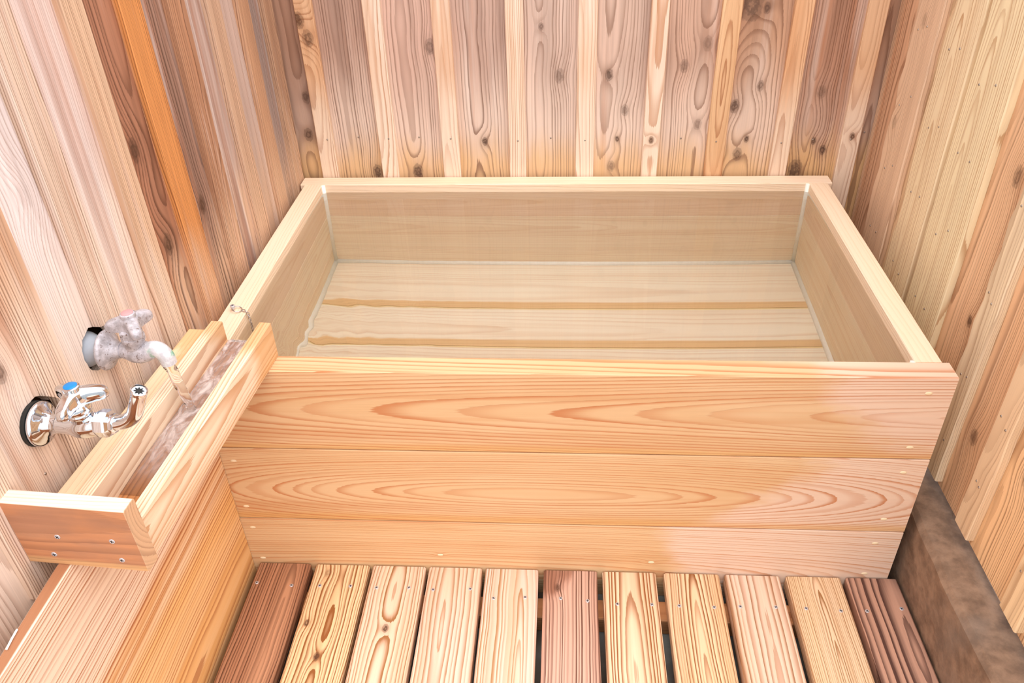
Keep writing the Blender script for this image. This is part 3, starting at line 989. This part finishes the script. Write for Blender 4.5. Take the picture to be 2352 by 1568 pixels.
def tap(name, loc, label, old):
    root = empty(name, loc, -math.atan(KL))
    tag(root, label, 'faucet')
    body_m = M_OLD if old else M_CHROME
    part('flange', root, body_m, lambda bm: lathe_bm(bm, [(0.004, -0.0068), (0.0270, -0.0066)] + sprof([(0.0276, -0.0060), (0.0284, -0.0035), (0.0266, -0.0005), (0.0215, 0.0025), (0.0165, 0.0060), (0.0130, 0.0105), (0.0116, 0.0150), (0.0112, 0.0180)], 4), RX, 56))
    part('inlet_pipe', root, body_m, lambda bm: lathe_bm(bm, [(0.0095, -0.03), (0.0095, 0.005), (0.0098, 0.030), (0.012, 0.040)], RX, 24))
    if old:
        part('wall_sleeve', root, M_SLEEVE, lambda bm: lathe_bm(bm, [(0.0275, -0.044), (0.0245, -0.028), (0.0175, -0.015), (0.0150, -0.004)], RX, 28))
        bx, bz = 0.040, 0.002
        part('body', root, M_OLD, lambda bm: (sweep_bm(bm, [(0.014, 0, 0), (0.024, 0, -0.001), (0.034, 0, -0.002), (0.044, 0, -0.002), (0.054, 0, -0.001), (0.061, 0, 0.001)],
                                                       [0.0095, 0.0115, 0.0152, 0.0162, 0.0140, 0.0115], 24),
                                              lathe_bm(bm, [(0.0135, 0.0), (0.0135, 0.014), (0.0155, 0.016), (0.0155, 0.022), (0.013, 0.0235)], Matrix.Translation((bx, 0, bz)), 24)))
        part('bonnet', root, M_OLD, lambda bm: lathe_bm(bm, [(0.0145, 0.020), (0.0165, 0.024), (0.0165, 0.033), (0.011, 0.036), (0.009, 0.042)], Matrix.Translation((bx, 0, bz)), 6), smooth=False)
        sp = smooth_path([(0.056, 0, 0.000), (0.064, 0, 0.003), (0.072, 0, 0.001), (0.078, 0, -0.008), (0.0795, 0, -0.020)], 5)
        part('spout', root, M_SPOUT, lambda bm: sweep_bm(bm, sp, [0.0118 - 0.0012 * k / len(sp) for k in range(len(sp))], 22))
        cz, rot, R = 0.045, math.radians(70), 0.0345
        capm = M_PINK
    else:
        part('gasket', root, M_BLACK, lambda bm: lathe_bm(bm, [(0.012, -0.022), (0.0285, -0.022), (0.0285, -0.007), (0.012, -0.006)], RX, 30))
        bx, bz = 0.052, 0.004
        part('body', root, M_CHROME, lambda bm: (sweep_bm(bm, [(0.018, 0, 0), (0.034, 0, -0.0005), (0.044, 0, 0.0), (0.054, 0, 0.001), (0.064, 0, 0.002), (0.074, 0, 0.003)],
                                                          [0.0110, 0.0125, 0.0162, 0.0172, 0.0150, 0.0122], 28),
                                                 lathe_bm(bm, [(0.0135, 0.0), (0.0135, 0.012), (0.0155, 0.014), (0.0155, 0.019), (0.014, 0.0205)], Matrix.Translation((bx, 0, bz)), 28)))
        part('bonnet', root, M_CHROME, lambda bm: lathe_bm(bm, sprof([(0.0140, 0.018), (0.0160, 0.021), (0.0164, 0.026), (0.0150, 0.031), (0.0115, 0.0345), (0.0092, 0.037), (0.009, 0.042)]), Matrix.Translation((bx, 0, bz)), 28))
        part('swivel_nut', root, M_CHROME, lambda bm: lathe_bm(bm, [(0.010, 0.070), (0.0165, 0.071), (0.0175, 0.074), (0.0175, 0.083), (0.0165, 0.086), (0.0125, 0.088), (0.0125, 0.092), (0.010, 0.093)],
                                                               Matrix.Translation((0, 0, 0.004)) @ RX, 8), smooth=False)
        sp = smooth_path([(0.088, 0, 0.0045), (0.100, 0, 0.0065), (0.112, 0, 0.012), (0.121, 0, 0.021), (0.129, 0, 0.037), (0.1365, 0, 0.054)], 6)
        part('spout', root, M_CHROME, lambda bm: sweep_bm(bm, sp, [0.0094] * len(sp), 26))
        d = (sp[-1] - sp[-2]).normalized()
        Ms = Matrix.Translation(sp[-1]) @ d.to_track_quat('Z', 'Y').to_matrix().to_4x4()
        aer = part('aerator', root, M_CHROME, lambda bm: (lathe_bm(bm, [(0.0094, -0.002), (0.0098, 0.0), (0.0098, 0.0035), (0.0086, 0.0042), (0.0080, 0.0022), (0.0030, 0.0022)], Ms, 26)))
        def star(bm):
            n = 16
            c0 = bm.verts.new(Ms @ Vector((0, 0, 0.0026)))
            ring = [bm.verts.new(Ms @ Vector((math.cos(2 * math.pi * k / n) * (0.0064 if k % 2 else 0.0034), math.sin(2 * math.pi * k / n) * (0.0064 if k % 2 else 0.0034), 0.0026))) for k in range(n)]
            for k in range(n):
                bm.faces.new((c0, ring[k], ring[(k + 1) % n]))
        st_o = part('star_insert', aer, M_BLACK, star, smooth=False)
        cz, rot, R = 0.044, math.radians(30), 0.0370
        capm = M_BLUE
    hx = bx + (0.004 if old else 0.002)
    hd = part('handle', root, body_m, lambda bm: handle_bm(bm, hx, cz, R, rot))
    cap = part('cap', hd, body_m, lambda bm: lathe_bm(bm, [(0.0098, 0.010), (0.0098, 0.0155), (0.0085, 0.0165)], Matrix.Translation((hx, 0, cz)), 30))
    part('cap_disc', hd, capm, lambda bm: lathe_bm(bm, [(0.0078, 0.015), (0.0078, 0.0170), (0.0070, 0.0176), (0.002, 0.0180)], Matrix.Translation((hx, 0, cz)), 30))
    return root


old_tap = tap('wall_faucet', (-0.0136, -0.126, 0.5853), 'corroded lime-crusted faucet with a pink cap, pouring water into the trough', True)
new_tap = tap('wall_faucet', (-0.0259, -0.2754, 0.5805), 'shiny chrome faucet with a blue cap and its spout turned upward', False)

# water stream from the corroded tap
T = Tree('stream_water')
T.bsdf.inputs['Base Color'].default_value = (1, 1, 1, 1)
T.bsdf.inputs['Roughness'].default_value = 0.03
T.bsdf.inputs['IOR'].default_value = 1.333
T.bsdf.inputs['Transmission Weight'].default_value = 1.0
bm = bmesh.new()
sp = smooth_path([(0.0645, -0.128, 0.566), (0.0675, -0.128, 0.545), (0.0705, -0.128, 0.522), (0.0735, -0.128, 0.503), (0.0765, -0.128, 0.4815)], 9)
sweep_bm(bm, sp, [0.0078 - 0.0020 * k / len(sp) for k in range(len(sp))], 20,
         wob=lambda i, th: 0.16 * mnoise.noise(Vector((math.cos(th) * 1.6, math.sin(th) * 1.6, i * 0.23))) + 0.06 * math.sin(th * 3 + i * 0.5))
stream = link('water_stream', mesh_of(bm, 'water_stream', True), None, [T.mat])
tag(stream, 'thin clear stream of water falling from the corroded faucet', 'water', kind='stuff')

# ------------------------------------------------------------------ plug chain on the tub's left rim
M_CHAIN = plain('chain_steel', (196, 192, 190), 0.25, 0.95)
ch = empty('plug_chain', (0.026, 0.177, 0.456))
tag(ch, 'thin steel plug chain hooked to a screw on the tub rim', 'chain')


def torus_bm(bm, R, r, sx, n=16, m=8):
    rings = []
    for k in range(n):
        a = 2 * math.pi * k / n
        ring = []
        for j in range(m):
            b = 2 * math.pi * j / m
            ring.append(bm.verts.new(((R + r * math.cos(b)) * math.cos(a) * sx, (R + r * math.cos(b)) * math.sin(a), r * math.sin(b))))
        rings.append(ring)
    for k in range(n):
        for j in range(m):
            bm.faces.new((rings[k][j], rings[(k + 1) % n][j], rings[(k + 1) % n][(j + 1) % m], rings[k][(j + 1) % m]))


sc = link('eye_screw', None or SCREW, ch)
sc.matrix_local = Matrix.Translation((0, 0, 0.009)) @ Matrix.Scale(1.15, 4)
bm = bmesh.new()
lathe_bm(bm, [(0.0014, -0.004), (0.0014, 0.0085)], Matrix.Identity(4), 8)
link('screw_shank', mesh_of(bm, 'screw_shank', True), ch, [M_STEEL])
bm = bmesh.new()
torus_bm(bm, 0.0085, 0.0009, 1.0, 24)
ring = link('ring', mesh_of(bm, 'ring', True), ch, [M_CHAIN])
ring.matrix_local = Matrix.Translation((0.0082, -0.003, 0.004)) @ Matrix.Rotation(0.30, 4, 'Y')
bm = bmesh.new()
torus_bm(bm, 0.0021, 0.00065, 1.5, 12, 6)
LINK = mesh_of(bm, 'chain_link', True)
LINK.materials.append(M_CHAIN)
cpath = smooth_path([(0.0168, -0.004, 0.0020), (0.0215, -0.0055, 0.0022), (0.0265, -0.007, 0.0005), (0.0290, -0.0085, -0.008), (0.0305, -0.010, -0.022), (0.0315, -0.012, -0.045), (0.0325, -0.014, -0.075), (0.033, -0.016, -0.11)], 40)
acc, last, idx = 0.0, cpath[0], 0
pos = []
for a, b in zip(cpath, cpath[1:]):
    acc += (b - a).length
    if acc >= 0.0047:
        pos.append((b.copy(), (b - a).normalized()))
        acc = 0.0
for k, (pp, d) in enumerate(pos):
    o = bpy.data.objects.new('chain_link', LINK)
    COL.objects.link(o)
    o.parent = ch
    o.matrix_local = Matrix.Translation(pp) @ d.to_track_quat('X', 'Z').to_matrix().to_4x4() @ Matrix.Rotation(math.pi / 4 + (math.pi / 2) * (k % 2), 4, 'X')

# ------------------------------------------------------------------ duckboard
db = empty('duckboard', (0.6, -0.42, -0.07))
tag(db, 'slatted cedar duckboard with screwed slats in front of the bathtub', 'duckboard')
PALE = S_(early=(252, 228, 198), late=(210, 134, 70), tone=(246, 206, 154), tamt=0.45, f=170, d0=0.03, con=0.75, wob=0.008, wobv=4.0, sharp=0.3)
slats = [
    (0.034, 0.133, dict(early=(206, 146, 104), tone=(180, 116, 78), late=(116, 66, 40), f=190, con=0.75, d0=0.02, tilt=0.04, u0=0.02, tamt=0.8)),
    (0.144, 0.246, dict(early=(249, 212, 160), tone=(240, 186, 112), late=(188, 108, 44), f=210, d0=0.03, con=0.85, wob=0.012)),
    (0.253, 0.353, dict(early=(246, 210, 182), late=(204, 132, 70), f=190, con=0.75, wob=0.010)),
    (0.360, 0.460, dict(early=(246, 208, 186), late=(216, 150, 96), f=130, u0=-0.01, d0=0.012, tilt=0.06, con=0.75)),
    (0.466, 0.565, dict(early=(247, 210, 190), late=(222, 158, 96), f=160, u0=0.02, d0=0.02, tilt=0.04, con=0.7)),
    (0.575, 0.674, dict(early=(226, 176, 150), tone=(200, 142, 116), late=(122, 68, 46), f=170, u0=-0.06, d0=0.02, con=0.75,
                        grads=[((150, 86, 52), -20.0, 18.0, -7.4, 1.6, 0.25, 0.7, 30, 10)])),
    (0.684, 0.782, dict(early=(250, 214, 176), tone=(248, 206, 146), late=(190, 104, 40), f=170, u0=0.0, d0=0.035, con=0.95)),
    (0.797, 0.897, dict(early=(249, 211, 166), tone=(238, 178, 104), late=(190, 110, 48), f=190, u0=0.0, d0=0.02, tilt=0.05, con=0.85)),
    (0.907, 1.006, dict(early=(246, 208, 180), late=(204, 136, 84), f=120, u0=0.01, d0=0.02, con=0.7, tone=(240, 192, 140))),
    (1.018, 1.115, dict(early=(249, 210, 168), tone=(242, 188, 118), late=(204, 138, 76), f=300, u0=0.005, d0=0.015, tilt=0.06, con=0.75)),
    (1.1255, 1.2165, dict(early=(208, 154, 124), tone=(192, 136, 108), late=(112, 70, 56), f=80, u0=0.03, d0=0.008, tilt=0.12, con=0.95, wob=0.006, tamt=0.5)),
]
sl_knots = [(0.16, -0.132, .005, 1), (0.194, -0.198, .006, 1), (0.301, -0.138, .006, 1), (0.172, -0.023, .006, .4), (0.601, -0.042, .006, .8)]
sl_screws = [(0.043, -0.049), (0.11, -0.053), (0.163, -0.052), (0.22, -0.051), (0.269, -0.053), (0.329, -0.051), (0.374, -0.054), (0.442, -0.05), (0.486, -0.069), (0.543, -0.065),
             (0.607, -0.065), (0.655, -0.069), (0.708, -0.074), (0.769, -0.073), (0.817, -0.074), (0.878, -0.075), (0.924, -0.072), (0.986, -0.071), (1.038, -0.072), (1.097, -0.075), (1.142, -0.074), (1.203, -0.067)]
ox, oy, oz = 0.6, -0.42, -0.07
YN = -0.84
yc = (YN - 0.003) / 2
for i, (a, b, sty) in enumerate(slats):
    kn = [(kx - ox, ky - oy, 0.0 - oz, kr, kd) for kx, ky, kr, kd in sl_knots if a < kx < b]
    st = var(PALE, **sty)
    st['con'] = st['con'] * 1.6
    st['late'] = tuple(q * 0.84 for q in st['late'])
    st['d0'] = st.get('d0', 0.03) - st.get('tilt', 0.02) * (-0.05 - yc) * 0.6
    o = plank('slat', db, a - ox, b - ox, YN - oy, -0.003 - oy, -0.030 - oz, 0.0 - oz, 'y', st, kn, seg=8, jit=0.0005, bev=0.003, seed=501 + i)
    for sx, sy in sl_screws:
        if a < sx < b:
            for yy in (sy, sy - 0.62):
                head(SCREW, 'screw', o, (sx - ox, yy - oy, 0.0 - oz), (0, 0, 1), sx * 50)
for ja, jb in ((-0.084, -0.042), (-0.42, -0.378), (-0.72, -0.678)):
    plank('joist', db, 0.036 - ox, 1.214 - ox, ja - oy, jb - oy, 0.0, 0.0402, 'x', S_(early=(206, 140, 84), late=(140, 74, 34), tone=(180, 110, 60), f=260, d0=0.08, con=0.8), seed=520 + int(-ja * 100))

# ------------------------------------------------------------------ a white sliver of wood on the side plank's edge
bm = bmesh.new()
sweep_bm(bm, [(0.0075, -0.478, 0.4572), (0.0085, -0.490, 0.4575), (0.0098, -0.503, 0.4572)], 0.0013, 6)
sl = link('wood_splinter', mesh_of(bm, 'wood_splinter'), None, [plain('pale_splinter', (250, 246, 238), 0.6)])
tag(sl, 'tiny white wooden splinter lying on the top edge of the side plank', 'splinter')
